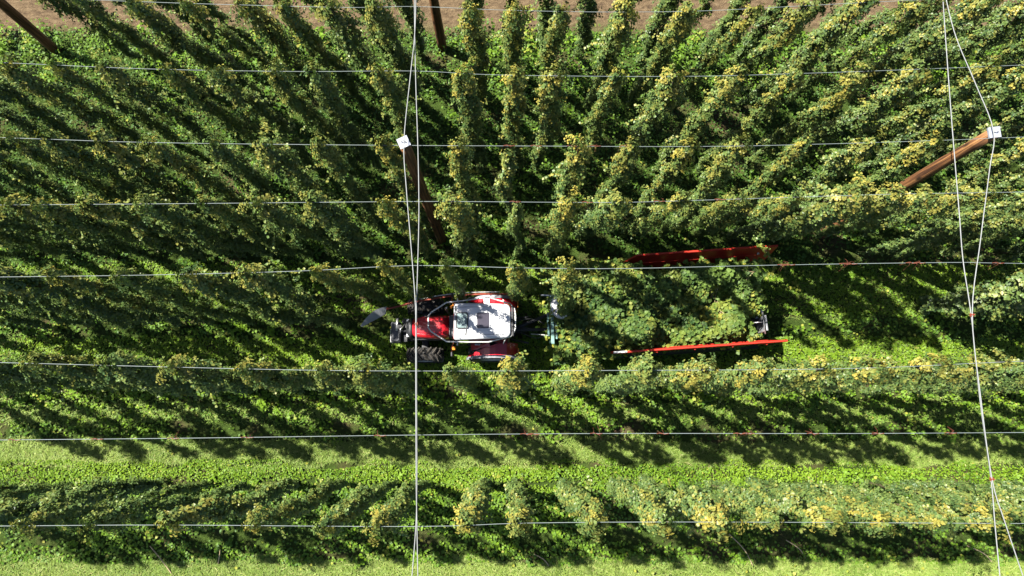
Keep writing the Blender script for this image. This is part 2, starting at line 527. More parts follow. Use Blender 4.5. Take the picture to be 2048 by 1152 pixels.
joined('clover', [
    clover(1.15, 2.42, 720, (.035, .085), (.03, .10)),
    clover(-1.98, -1.22, 1000, (.030, .07), (.04, .13), edge=.16, light=.0),
    clover(-7.0, -4.75, 300, (.06, .09), (.04, .12)),
    clover(3.05, 4.62, 480, (.05, .08), (.03, .10), light=-.1),
    clover(0.40, 1.15, 230, (.06, .10), (.05, .22), light=-.05),
], M['clover'], OVAL, 'lime green clover carpeting the lanes between the hop rows', 'clover')
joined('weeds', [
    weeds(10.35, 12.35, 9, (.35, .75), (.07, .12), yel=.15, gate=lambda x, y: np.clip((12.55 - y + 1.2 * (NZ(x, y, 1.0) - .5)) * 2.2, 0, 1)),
    weeds(8.0, 10.3, 5, (.2, .6), (.06, .11), light=-.25),  # weed tones between the upper rows lowered to imitate the bines' shade
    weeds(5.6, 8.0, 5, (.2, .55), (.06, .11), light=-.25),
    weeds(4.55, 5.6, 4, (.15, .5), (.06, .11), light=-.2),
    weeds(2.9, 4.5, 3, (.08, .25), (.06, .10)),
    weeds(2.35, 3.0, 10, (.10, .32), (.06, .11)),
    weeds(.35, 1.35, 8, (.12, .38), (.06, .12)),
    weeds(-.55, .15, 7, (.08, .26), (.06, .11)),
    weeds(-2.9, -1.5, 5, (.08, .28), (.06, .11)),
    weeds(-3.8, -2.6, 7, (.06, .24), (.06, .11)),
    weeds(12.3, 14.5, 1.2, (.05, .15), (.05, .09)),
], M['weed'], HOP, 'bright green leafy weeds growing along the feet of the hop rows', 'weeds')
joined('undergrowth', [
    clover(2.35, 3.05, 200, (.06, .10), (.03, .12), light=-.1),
    clover(4.55, 10.2, 190, (.05, .09), (.03, .20), light=-.45),  # leaf colour darkened, standing in for shade under the upper rows
    clover(10.2, 12.3, 280, (.05, .09), (.03, .20), light=-.2),  # toned down too, for the shadow of the edge row
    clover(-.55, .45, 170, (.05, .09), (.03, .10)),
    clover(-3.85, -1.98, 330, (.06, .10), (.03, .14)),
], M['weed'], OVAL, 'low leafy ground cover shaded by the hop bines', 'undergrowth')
joined('grass', [
    blades(-1.30, -0.50, 2200, (.10, .20), (.02, .07)),
    blades(-4.95, -3.72, 2000, (.10, .20), (.02, .07)),
    blades(-.10, .62, 1100, (.08, .16), (.02, .07), dry=.05),
    blades(2.9, 4.6, 500, (.08, .16), (.02, .08), dry=.05),
    blades(1.1, 2.4, 300, (.08, .14), (.02, .08), dry=.03),
], M['grass'], BLADE, 'pale mown grass of the lanes between the hop rows', 'grass')

n_ = 420
x_, y_ = rnd_xy(n_, -4.6, 4.6)
FP = np.stack([x_, y_, rng.uniform(.10, .2, n_)], 1)
joined('fallen_leaves', [(FP, np.stack([rng.normal(0, .4, n_), rng.normal(0, .4, n_), np.ones(n_)], 1), rng.uniform(.05, .10, n_), np.stack([rng.random(n_), rng.uniform(.4, 1, n_)], 1))],
       M['weed'], HOP, 'pale fallen hop leaves scattered over the grass lanes', 'fallen leaves')

# ================================================================== HOP BINES
BINE_H = 7.5


def bine_variant(seed, thick, dense=1.0):
    g = np.random.default_rng(seed)
    ph = g.uniform(0, 6.28, 4); am = g.uniform(.05, .14, 2)
    prof = g.uniform(.38, 1.58, 24)

    def spine(z):
        wv = np.sin(np.clip(z / BINE_H, 0, 1) * math.pi) ** .7
        return (am[0] * np.sin(z * 1.1 + ph[0]) * wv + .03 * np.sin(z * 4 + ph[1]),
                am[1] * np.sin(z * .9 + ph[2]) * wv + .03 * np.sin(z * 3.7 + ph[3]))

    def rad(z):
        q = np.clip(z / BINE_H * 22, 0, 22.99); i = q.astype(int); f = q - i
        ramp = np.clip((z - .25) / 1.4, .35, 1) * (.72 + .36 * np.clip(z / 7, 0, 1))
        return thick * .158 * (prof[i] * (1 - f) + prof[i + 1] * f) * ramp

    def shoots(n, z, L, k, droop, yel):
        a = g.uniform(0, 6.283, n)
        sx, sy = spine(z)
        s = g.random((n, k)) ** .36
        jit = .03
        px = sx[:, None] + np.cos(a)[:, None] * L[:, None] * s + g.normal(0, jit, (n, k))
        py = sy[:, None] + np.sin(a)[:, None] * L[:, None] * s + g.normal(0, jit, (n, k))
        pz = z[:, None] + (.25 * s - droop[:, None] * s ** 2) * L[:, None] + g.normal(0, jit, (n, k))
        P = np.stack([px, py, pz], 2).reshape(-1, 3)
        N = np.stack([np.cos(a)[:, None] * 1.0 + g.normal(0, .28, (n, k)), np.sin(a)[:, None] * 1.0 + g.normal(0, .28, (n, k)),
                      .62 + g.normal(0, .28, (n, k))], 2).reshape(-1, 3)
        sz = (g.uniform(.046, .084, (n, k)) * (1.05 - .35 * s)).reshape(-1)
        tn = np.clip(g.random((n, 1)) * .65 + .35 * g.random((n, k)), 0, 1)
        ty = np.clip(yel[:, None] * (.2 + .6 * s) + g.normal(0, .09, (n, k)), 0, 1)
        t = np.stack([tn.reshape(-1), ty.reshape(-1)], 1)
        ok = P[:, 2] > .05
        return P[ok], N[ok], sz[ok], t[ok]

    def lateral():
        z0 = g.uniform(2.2, 7.0); a = g.uniform(0, 6.283); L = thick * g.uniform(.32, .58); m = 22
        sx, sy = spine(np.array([z0])); f = g.random(m)
        P = np.stack([sx[0] + math.cos(a) * L * f + g.normal(0, .028, m), sy[0] + math.sin(a) * L * f + g.normal(0, .028, m),
                      z0 + .10 * f - 1.1 * L * f * f + g.normal(0, .028, m)], 1)
        N = np.stack([math.cos(a) * .6 + g.normal(0, .3, m), math.sin(a) * .6 + g.normal(0, .3, m), .8 + g.normal(0, .3, m)], 1)
        return P, N, g.uniform(.04, .075, m), np.stack([g.uniform(.4, 1, m), np.clip(g.normal(.2, .2, m), 0, 1)], 1)

    n = int(310 * dense)
    z = BINE_H * g.random(n) ** .88 * .94 + .12
    z = z[z < 6.75]; n = len(z)
    L = rad(z) * g.uniform(.8, 1.2, n) + .04
    L *= np.where(g.random(n) < .06, g.uniform(1.3, 1.7, n), 1)
    yel = np.clip((z / BINE_H) ** 1.5 * g.uniform(-.6, 1.1, n), 0, 1) * (g.random(n) < .7)
    body = shoots(n, z, L, 23, g.uniform(.3, 1.6, n), yel)
    nh = int(54 * dense)
    z = g.uniform(6.75, 7.62, nh)
    L = thick * g.uniform(.10, .27, nh)
    L[: nh // 8] *= 1.35
    body = tuple(np.concatenate(q) for q in zip(body, *[lateral() for _ in range(7)]))
    head = shoots(nh, z, L, 23, g.uniform(.2, 1.8, nh), np.clip(g.uniform(-.45, 1.15, nh), 0, 1))
    r2 = np.random.default_rng(seed + 900)
    bm_ = leaf_mesh('foliage', *body, shape=HOP, rng=r2)
    hm = leaf_mesh('yellowing_foliage', *head, shape=HOP, rng=r2)
    for me in (bm_, hm): me.materials.append(M['hop'])
    st = MB()
    zs = np.linspace(0, 7.5, 26)
    sx, sy = spine(zs)
    for q in range(2):
        st.tube([(sx[i] + .025 * math.cos(zs[i] * 3 + q * 3.14), sy[i] + .025 * math.sin(zs[i] * 3 + q * 3.14), zs[i]) for i in range(26)], .014, 5)
    sm = bpy.data.meshes.new('stem'); sm.from_pydata(st.v, [], st.f); sm.update(); sm.materials.append(M['stem'])
    return bm_, hm, sm


VAR = [bine_variant(100 + i, th, (1.0, .8, 1.1, .92)[i % 4]) for i, th in enumerate((.92, 1.0, 1.08, .98, 1.15, .95, 1.04, 1.1, 1.22, .9, 1.12, 1.02))]
THIN = [bine_variant(300 + i, .52, .62) for i in range(2)]

ORD = ['first', 'second', 'third', 'fourth', 'fifth', 'sixth', 'seventh', 'eighth', 'ninth', 'tenth', 'eleventh', 'twelfth', 'thirteenth',
       'fourteenth', 'fifteenth', 'sixteenth', 'seventeenth', 'eighteenth', 'nineteenth', 'twentieth', 'twenty-first', 'twenty-second', 'twenty-third']
vi = [0]


def hop_bine(base, top, yel, label, group, thin=False, wide=1.0):
    vi[0] += 1
    bmesh_, hmesh, smesh = THIN[vi[0] % 2] if thin else VAR[(vi[0] * 7 + vi[0] // 5) % len(VAR)]
    o = bpy.data.objects.new('hop_bine', None)
    COL.objects.link(o)
    d = Vector(top) - Vector(base)
    q = Vector((0, 0, 1)).rotation_difference(d.normalized())
    o.rotation_mode = 'QUATERNION'
    o.rotation_quaternion = q @ Quaternion((0, 0, 1), random.uniform(0, 6.283))
    o.location = base
    s = wide * random.uniform(.78, 1.1)
    o.scale = (s, s, d.length / BINE_H)
    tag(o, label, 'hop bine', group)
    for nm, me in (('foliage', bmesh_), ('yellowing_foliage', hmesh), ('stem', smesh)):
        c = bpy.data.objects.new(nm, me)
        COL.objects.link(c)
        c.parent = o
        c.color = (min(2.0, .2 + 1.05 * yel), random.random(), 0, 1)
    return o


def interp(poly, u):
    if u <= poly[0][0]: a, b = poly[0], poly[1]
    elif u >= poly[-1][0]: a, b = poly[-2], poly[-1]
    else:
        i = next(i for i in range(len(poly) - 1) if poly[i][0] <= u <= poly[i + 1][0])
        a, b = poly[i], poly[i + 1]
    return a[1] + (b[1] - a[1]) * (u - a[0]) / (b[0] - a[0])


# pixel lines of the row wires in the photo
WIRES = {
    'A': [(0, 1052), (330, 1050), (830, 1053), (1060, 1046), (1400, 1044), (2048, 1047)],
    'B': [(0, 880), (400, 876), (834, 870), (1200, 867), (1700, 867), (2048, 865)],
    'C': [(0, 725), (300, 733), (600, 740), (833, 742), (1200, 741), (1700, 737), (2048, 722)],
    'D': [(0, 554), (300, 550), (600, 542), (830, 531), (1050, 536), (1250, 537), (1560, 530), (1900, 525), (2048, 527)],
    'E': [(0, 410), (400, 407), (700, 404), (900, 403), (1200, 405), (1350, 402), (1600, 394), (1800, 388), (2048, 384)],
    'F': [(0, 275), (300, 285), (700, 290), (1050, 292), (1400, 293), (1650, 288), (1900, 280), (2048, 274)],
    'G': [(0, 125), (300, 138), (600, 143), (830, 142), (1000, 150), (1350, 153), (1600, 147), (1850, 138), (2048, 130)],
    'H': [(0, -8), (270, 3), (450, 9), (700, 15), (830, 13), (1000, 20), (1200, 24), (1400, 22), (1600, 12), (1750, 4), (2048, -10)],
}
TOPS = {   # where the bines reach the wire in the photo, and how yellow each is
    'A': [(45, .4), (180, .2), (338, .7), (505, .8), (645, .5), (752, .7), (932, .9), (1040, .6), (1192, .6), (1335, .8), (1448, .8), (1555, .5), (1665, .7), (1770, .8), (1890, .7), (2005, .8)],
    'C': [(55, .5), (215, .2), (342, .5), (482, .6), (635, .4), (722, .5), (905, .4), (1022, .8), (1178, .8), (1305, .3), (1420, .9), (1535, .9), (1650, .8), (1765, .9), (1880, .8), (2005, .6)],
    'D': [(-30, .3), (97, .7), (232, .2), (368, .5), (490, .6), (630, .8), (766, .8), (890, .3), (1035, 1.0), (1138, .7)],
    'E': [(20, .5), (75, .5), (182, .7), (278, .3), (402, .5), (512, .4), (618, .4), (768, .9), (905, .9), (1036, .15), (1140, 1.0), (1238, .4), (1365, .7), (1478, .5), (1590, .9), (1712, .7), (1790, .6), (1860, .8), (1975, .7)],
    'F': [(20, .4), (90, .4), (192, .7), (298, .7), (420, .2), (525, .5), (640, .4), (768, .8), (917, .9), (1016, .5), (1160, .9), (1262, .6), (1378, .8), (1485, .6), (1612, .8), (1742, .5), (1868, .9)],
    'G': [(10, .5), (112, .4), (205, .4), (330, .5), (430, .4), (545, .5), (622, .3), (757, .6), (922, .8), (1025, 1.0), (1112, .9), (1236, .7), (1352, .8), (1480, .7), (1600, .7), (1735, .9), (1850, .8), (1985, .8)],
    'H': [(265, .5), (375, .5), (482, .8), (570, .7), (660, .4), (752, .5), (942, .9), (1030, .9), (1120, .8), (1256, .8), (1380, .8), (1510, .8), (1620, .7), (1740, .8), (1860, .7), (1985, .8)],
}
WHERE = {
    'A': 'on the lowest wire of the yard', 'C': 'on the wire just below the tractor', 'D': 'on the wire just above the tractor',
    'E': 'on the wire above the red trailer', 'F': 'on the wire level with the pole caps',
    'G': 'on the second wire from the top', 'H': 'on the topmost wire',
}
# each wire's bines stand a little apart along the row; beyond the frame the spacing goes on
SPACE = 1.22
FACING = {'D': (-99, 1.9)}
for k, tops in TOPS.items():
    group = 'hop bines ' + WHERE[k]
    for i, (u, ye) in enumerate(tops):
        z = 7.5
        thin = (k == 'F' and u == 1016) or (k == 'E' and u == 1036)
        if thin: z = 6.9
        T = at(u, interp(WIRES[k], u), 7.5); T.z = z
        Bx = T.x + random.uniform(-.12, .12)
        foot = FEET[k]
        if k == 'D' and 600 < u < 1100: foot = 3.45      # pushed aside by the tractor's rail
        if k == 'D' and u > 1100: Bx += .3
        if k == 'E' and 1200 < u < 1990: foot = 5.5
        B = (Bx, foot + random.uniform(-.08, .08), 0)
        if thin: T.y = B[1] + (T.y - B[1]) * .9
        look = 'thin pale green' if thin else 'yellow-topped' if ye > .72 else 'yellow-flecked' if ye > .45 else 'leafy green'
        hop_bine(B, T, ye, f'{look} hop bine, {ORD[i]} from left {WHERE[k]}', group, thin, .62 if k == 'D' and u in (766, 890) else .78 if k == 'D' and u > 1100 or k == 'E' and 1470 < u < 1600 else 1.2 if k == 'E' and u in (1712, 1790, 1860) else .85 if k == 'D' and u == 630 else 1.0)
    # out to both sides, where only the lower parts stand in the picture
    xl = at(tops[0][0], interp(WIRES[k], tops[0][0]), 7.5).x
    xr = at(tops[-1][0], interp(WIRES[k], tops[-1][0]), 7.5).x
    lim = 16.8
    for side, x0 in ((-1, xl), (1, xr)):
        if k == 'D' and side == 1: x0 = 10.9
        j = 1
        while abs(x0 + side * SPACE * j) < lim:
            x = x0 + side * (SPACE * j + random.uniform(-.12, .12)); j += 1
            u = 0 if side < 0 else 2048
            if k == 'F' and 8.7 < x < 9.9: continue              # the pole stands here
            if k == 'H' and -13 < x < -9.6: continue        # a gap in the row, by the corner pole
            yw = at(u, interp(WIRES[k], u), 7.5).y
            sn = 'left' if side < 0 else 'right'
            hop_bine((x, (3.25 if k == 'D' and side > 0 else FEET[k]) + random.uniform(-.08, .08), 0), (x + random.uniform(-.1, .1), yw, 7.5), .3 if side < 0 else .7,
                     f"hop bine {WHERE[k]}, its top beyond the {sn} edge", group + f' running out of the {sn} edge', wide=1.4 if k == 'D' and side > 0 else 1.0)
# last row before the bare field: only the lower halves are in the picture
for j in range(-17, 18):
    x = j * .98 + random.uniform(-.15, .15)
    if -17 < x < -12.7 or abs(x + 2.2) < .5: continue       # the edge poles stand here
    hop_bine((x, FEET['I'] + random.uniform(-.15, .15), 0), (x, 9.85, 7.5), .35,
             'shaded hop bine at the bare field edge, its top out of the picture', 'hop bines at the bare field edge', wide=1.1)

# ================================================================== WIRES AND CABLES
WLABEL = {
    'A': 'thin steel row wire, lowest, holding the bottom row of bines', 'B': 'thin steel row wire stripped of its bines, above the pale grass lane',
    'C': 'thin steel row wire just below the tractor', 'D': 'thin steel row wire passing just above the tractor, stripped behind the trailer',
    'E': 'thin steel row wire above the red trailer', 'F': 'thin steel row wire level with the two pole caps',
    'G': 'thin steel row wire, second from the bare field', 'H': 'thin steel row wire nearest the bare field',
}


def smooth_path(pts, sub=6):
    out = []
    P = [Vector(p) for p in pts]
    for i in range(len(P) - 1):
        p0 = P[max(i - 1, 0)]; p1 = P[i]; p2 = P[i + 1]; p3 = P[min(i + 2, len(P) - 1)]
        for s in range(sub):
            t = s / sub
            out.append(0.5 * ((2 * p1) + (p2 - p0) * t + (2 * p0 - 5 * p1 + 4 * p2 - p3) * t * t + (3 * p1 - p0 - 3 * p2 + p3) * t ** 3))
    out.append(P[-1])
    return out


for k, pl in WIRES.items():
    ext = [(-700, interp(pl, -700))] + pl + [(2750, interp(pl, 2750))] if k != 'H' else pl
    pts = [at(u, v, 7.5) for u, v in ext]
    wo = MB().tube(smooth_path(pts, 4), .0050, 6).build('row_wire', M['wire'], smooth=True)
    tag(wo, WLABEL[k], 'wire', 'row wires of the hop trellis')

ZC = 7.62
CABLES = [
    ('steel cross cable running straight past the left wooden pole', [(828, -60), (831, 140), (836, 300), (838, 420), (835.5, 530), (833, 612), (833, 700), (833.5, 850), (834, 960), (832, 1050), (823, 1165)]),
    ('steel cross cable bent over the cap of the left wooden pole', [(833, -60), (830, 60), (821, 150), (808, 283), (813, 380), (822, 490), (831, 612), (831.5, 700), (832, 850), (832.5, 960), (834, 1050), (836, 1165)]),
    ('steel cross cable running straight past the right wooden pole', [(1882, -60), (1890, 60), (1904, 250), (1918, 420), (1926, 520), (1942, 628), (1960, 800), (1982, 958), (1990, 1050), (2001, 1165)]),
    ('steel cross cable bent over the cap of the right wooden pole', [(1880, -60), (1908, 62), (1950, 165), (1987, 262), (1979, 340), (1961, 480), (1944.5, 628), (1962, 800), (1984, 958), (2010, 1045), (2052, 1170)]),
]
for lab, pl in CABLES:
    pts = [at(u, v, ZC if 'straight' in lab else ZC + .05) for u, v in pl]
    co = MB().tube(smooth_path(pts, 5), .0092, 8).build('cross_cable', M['cable'], smooth=True)
    tag(co, lab, 'cable', 'cross cables of the hop trellis')
for lab, (u, v) in (('small brown cable clamp binding the left cross cables above the tractor bonnet', (833, 648)),
                    ('small rusty cable clamp where the right cross cables meet', (1943.3, 630)),
                    ('small rusty cable clamp where the right cross cables part again', (1983, 958))):
    p = at(u, v, ZC + .02)
    cl = MB(); cl.box((0, 0, 0), (.05, .06, .045)); cl.tube([(-.02, 0, .02), (-.02, 0, .06)], .012, 6); cl.tube([(.02, 0, .02), (.02, 0, .06)], .012, 6)
    o = cl.build('cable_clamp', M['rust'], bevel=.008); o.location = p
    tag(o, lab, 'clamp')


# ================================================================== POLES
def wood_pole(base, top, label, cap_rot=None):
    o = empty('wooden_pole', base)
    tag(o, label, 'pole', 'wooden trellis poles')
    d = Vector(top) - Vector(base)
    n = 14; rg_ = np.random.default_rng(int(abs(base[0]) * 100))
    pts = [d * (i / n) for i in range(n + 1)]
    rad = [(.150 - .037 * i / n) * rg_.uniform(.97, 1.03) for i in range(n + 1)]
    pts = [p + Vector((rg_.normal(0, .004), rg_.normal(0, .004), 0)) for p in pts]
    MB().tube(pts, rad, 20).build('shaft', M['wood'], o, smooth=True)
    if cap_rot is not None:
        c = MB()
        c.box((0, 0, .01), (.215, .215, .014))
        for sx in (-1, 1):
            c.box((sx * .106, 0, -.018), (.008, .215, .05))
        c.v = [tuple(Euler((R(5), R(-3), cap_rot)).to_matrix() @ Vector(p) + d) for p in c.v]
        co = c.build('cap_plate', M['cap'], o, bevel=.003)
        h = MB().tube([d + Vector((-.05, 0, .03)), d + Vector((0, .0, .085)), d + Vector((.05, 0, .03))], .009, 6)
        h.build('cable_staple', M['steel'], co)
    return o


t1 = at(808, 286, 7.5); wood_pole((t1.x - .02, t1.y + .06, 0), (t1.x, t1.y, 7.53), 'brown wooden pole with zinc cap beside the left cross cables, its foot in shade', R(25))
t2 = at(1987, 266, 7.5); wood_pole((t2.x - .03, t2.y + .02, 0), (t2.x, t2.y, 7.53), 'sunlit brown wooden pole with zinc cap by the right cross cables', R(5))
b3 = at(885, 97, 0); wood_pole(b3, (b3.x, b3.y + .05, 7.5), 'dark wooden pole by the bare field between hop bines, its top out of the picture', R(10))
b4 = at(113, 102, 0); wood_pole(b4, (b4.x + .2, b4.y + .1, 7.5), 'dark leaning wooden pole in the corner by the bare field', R(10))

# ================================================================== TORN TWINE, DRY STALKS
TW = {'B': [30, 195, 347, 495, 760, 1052, 1068, 1192, 1325, 1478, 1496, 1625, 1755, 1900], 'D': [1566, 1578, 1690, 1702, 1822, 1838, 1995],
      'F': [1018, 1072, 1145, 1190, 1250], 'E': [1030, 1175, 1318, 1440]}
TLAB = {'B': 'curled orange twine scrap left on the stripped wire above the pale grass', 'D': 'curled orange twine scrap left on the wire behind the trailer',
        'F': 'curled orange twine scrap on the wire level with the pole caps', 'E': 'curled orange twine scrap on the wire above the trailer'}
for k, us in TW.items():
    for u in us:
        g = np.random.default_rng(u)
        p = at(u, interp(WIRES[k], u), 7.5)
        t = MB()
        t.tube([(-.11, 0, .016), (-.04, .012, .018), (.03, -.012, .018), (.11, 0, .016)], .0055, 5)
        for q in range(3):
            a = g.uniform(0, 6.28); l = g.uniform(.06, .13); x0 = g.uniform(-.09, .09)
            t.tube([(x0, 0, .01), (x0 + .4 * l * math.cos(a), .4 * l * math.sin(a), .03), (x0 + l * math.cos(a), l * math.sin(a), -.05 - g.random() * .15)], .0026, 4)
        o = t.build('twine_scrap', M['twine']); o.location = p
        tag(o, TLAB[k], 'twine', TLAB[k].replace('scrap', 'scraps'))
for n_, (p0, p1) in enumerate((((1572, 1080), (1612, 1118)), ((1458, 1068), (1506, 1132)), ((1068, 1108), (1098, 1132)), ((300, 1092), (345, 1150)), ((440, 1100), (436, 1128)), ((1930, 1090), (1985, 1125)))):
    a = at(*p0, .12); b = at(*p1, .04)
    m_ = (a + b) / 2 + Vector((.05, .04, .10))
    o = MB().tube(smooth_path([a, m_, b], 5), .016, 6).build('dry_stalk', M['stalk'], smooth=True)
    lab = ['pale dry stalk on the grass below the yellow bines', 'long pale dry stalk lying across the bottom row soil', 'short dry stalk lying below the middle of the lowest row',
           'thin dry stalk on the grass near the lower left corner', 'short upright pale stalk on the grass lane at lower left', 'pale dry stalk by the parted right cables'][n_]
    tag(o, lab, 'stalk')


# ================================================================== TRACTOR  (x forward, y to its left, z up)
def rounded(pts, z):
    return [(x, y, z) for x, y in pts]


def rrect(x0, x1, y0, y1, r, z, n=5):
    out = []
    for cx, cy, a0 in ((x1 - r, y1 - r, 0), (x0 + r, y1 - r, 90), (x0 + r, y0 + r, 180), (x1 - r, y0 + r, 270)):
        for i in range(n + 1):
            a = R(a0 + 90 * i / n)
            out.append((cx + r * math.cos(a), cy + r * math.sin(a), z))
    return out


def make_wheel(parent, c, rad_, wid, side, rim_mat, lugs=20):
    wroot = empty('wheel', c); wroot.parent = parent
    h = wid / 2
    ty = MB().lathe_y((0, 0, 0), [(rad_ * .58, -h * .85), (rad_ * .74, -h), (rad_ * .90, -h * .96), (rad_ * .955, -h * .7), (rad_ * .965, 0), (rad_ * .955, h * .7), (rad_ * .90, h * .96), (rad_ * .74, h), (rad_ * .58, h * .85)], 40)
    tl_ = MB()
    for i in range(lugs):
        for s in (-1, 1):
            a = 2 * math.pi * (i + (.5 if s > 0 else 0)) / lugs
            pts = []
            for f in (0, .5, 1):
                aa = a + f * .30
                y = s * (h * (.05 + .93 * f))
                rr = rad_ * (1.0 if f < 1 else .955)
                pts.append((rr * math.cos(aa), y, rr * math.sin(aa)))
            tl_.tube(pts, rad_ * .058, 4)
    tyo = ty.build('tyre', M['rubber'], wroot, smooth=True)
    tl_.build('tread', M['lug'], tyo)
    MB().lathe_y((0, 0, 0), [(0.001, side * h * .30), (rad_ * .22, side * h * .34), (rad_ * .26, side * h * .15), (rad_ * .46, side * h * .15), (rad_ * .54, side * h * .8), (rad_ * .60, side * h * .84), (rad_ * .60, -side * h * .8)], 32).build('rim', rim_mat, wroot, smooth=True)
    return wroot


TX, TY = -.53, 2.53
tr = empty('tractor', (TX, TY, 0), math.pi + R(.6))
tag(tr, 'narrow red tractor with white cab roof and silver guard ring, pulling the hop trailer', 'tractor')


def t_local(p):
    """world -> tractor coordinates"""
    return Matrix.Rotation(-(math.pi + R(.6)), 3, 'Z') @ (Vector(p) - Vector((TX, TY, 0)))


WB = 1.95
for x, rad_, wd in ((0, .66, .36), (WB, .51, .37)):
    for s in (-1, 1):
        make_wheel(tr, (x, s * .70, rad_), rad_, wd, s, M['pale'], 22 if x == 0 else 18)
# chassis and axles
c = MB(); c.box((1.0, 0, .62), (2.5, .42, .34)); c.box((WB, 0, .50), (.2, 1.2, .16)); c.box((0, 0, .68), (.34, 1.0, .34)); c.box((-.38, 0, .62), (.5, .4, .4))
c.build('chassis', M['black'], tr, bevel=.03)
# bonnet: lofted, rounded over the top, narrowing towards the nose
rings = []
for x, hw, zt in ((1.20, .330, 1.53), (1.45, .330, 1.525), (1.75, .318, 1.505), (2.0, .295, 1.47), (2.15, .262, 1.43), (2.23, .21, 1.37), (2.25, .16, 1.31)):
    ring = []
    for i in range(13):
        a = math.pi * i / 12
        ring.append((x, hw * math.copysign(abs(math.cos(a)) ** .45, math.cos(a)), 1.02 + (zt - 1.02) * (math.sin(a) ** .42)))
    rings.append(ring)
hood = MB().loft(rings).build('bonnet', M['red'], tr, smooth=True)
for s in (-1, 1):    # raised crease lines down the bonnet
    MB().tube(smooth_path([(1.22, s * .235, 1.522), (1.7, s * .225, 1.500), (2.1, s * .19, 1.43)], 5), .011, 6).build('crease', M['red'], hood, smooth=True)
nose = []
for x, hw, zt in ((2.215, .30, 1.40), (2.33, .285, 1.34), (2.40, .24, 1.24), (2.42, .19, 1.1)):
    ring = []
    for i in range(13):
        a = math.pi * i / 12
        ring.append((x, hw * math.copysign(abs(math.cos(a)) ** .5, math.cos(a)), .74 + (zt - .74) * (math.sin(a) ** .5)))
    nose.append(ring)
ns = MB().loft(nose).build('nose_grille', M['black'], tr, smooth=True)
for s in (-1, 1):
    MB().box((2.34, s * .2, 1.20), (.10, .10, .10)).build('headlight', M['lamp'], ns, bevel=.02)
    MB().box((1.7, s * .318, 1.08), (1.0, .02, .30)).build('side_panel', M['black'], tr, bevel=.006)
# cowl between bonnet and cab
MB().box((1.12, 0, 1.25), (.15, .60, .52)).build('cowl', M['iron'], tr, bevel=.03)
MB().box((1.02, 0, 1.56), (.10, .72, .05)).build('scuttle', M['red'], tr, bevel=.015)
# cab
cab = MB()
C4 = [(.98, .46), (.98, -.46), (-.42, -.44), (-.42, .44)]
T4 = [(.86, .44), (.86, -.44), (-.44, -.40), (-.44, .40)]
for (x, y), (x2, y2) in zip(C4, T4):
    cab.tube([(x, y, .95), (x2, y2, 2.30)], .035, 6)
for s in (-1, 1): cab.tube([(.32, s * .47, .95), (.30, s * .45, 2.30)], .03, 6)
cab.box((.3, 0, .92), (1.45, .94, .08))
co = cab.build('cab_frame', M['black'], tr)


def pane(name, q, nrm, parent, m=None):
    q = [Vector(p) for p in q]; n = Vector(nrm) * .008
    MB().add([], [])
    b = MB(); b.add([p - n for p in q] + [p + n for p in q], [(3, 2, 1, 0), (4, 5, 6, 7), (0, 1, 5, 4), (1, 2, 6, 5), (2, 3, 7, 6), (3, 0, 4, 7)])
    return b.build(name, m or M['glass'], parent)


pane('windscreen', [(.99, .42, 1.0), (.99, -.42, 1.0), (.87, -.40, 2.28), (.87, .40, 2.28)], (1, 0, 0), tr)
pane('rear_window', [(-.43, .40, 1.2), (-.43, -.40, 1.2), (-.45, -.36, 2.28), (-.45, .36, 2.28)], (1, 0, 0), tr)
for s in (-1, 1):
    d_ = pane('door', [(.95, s * .47, 1.0), (.35, s * .475, 1.0), (.33, s * .455, 2.27), (.84, s * .45, 2.27)], (0, s, 0), tr)
    MB().box((.42, s * .50, 1.35), (.14, .03, .03)).build('handle', M['lamp'], d_, bevel=.006)
    pane('side_window', [(.29, s * .475, 1.25), (-.38, s * .45, 1.25), (-.40, s * .41, 2.27), (.27, s * .455, 2.27)], (0, s, 0), tr)
st = MB(); st.box((.05, 0, 1.25), (.45, .46, .14)); st.box((-.2, 0, 1.6), (.12, .44, .6), (0, R(-8), 0))
st.build('seat', M['black'], tr, bevel=.05)
MB().tube([(.62 + .02 * math.cos(a), .18 * math.sin(a), 1.58 + .17 * math.cos(a)) for a in [2 * math.pi * i / 20 for i in range(20)]], .016, 6, closed=True).build('steering_wheel', M['black'], tr)
# roof: rounded slab with its rear corners drawn in
def roof_ring(z, g_):
    o = []
    for cx, cy, rr, a0 in ((.985 - g_, .49 - g_, .06, 0), (-.50 + g_, .45 - g_, .15, 90), (-.50 + g_, -.45 + g_, .15, 180), (.985 - g_, -.49 + g_, .06, 270)):
        sx = -1 if a0 in (0, 270) else 1; sy = -1 if a0 in (0, 90) else 1
        for i in range(7):
            a = R(a0 + 15 * i)
            o.append((cx + sx * rr + rr * math.cos(a), cy + sy * rr + rr * math.sin(a), z))
    return o


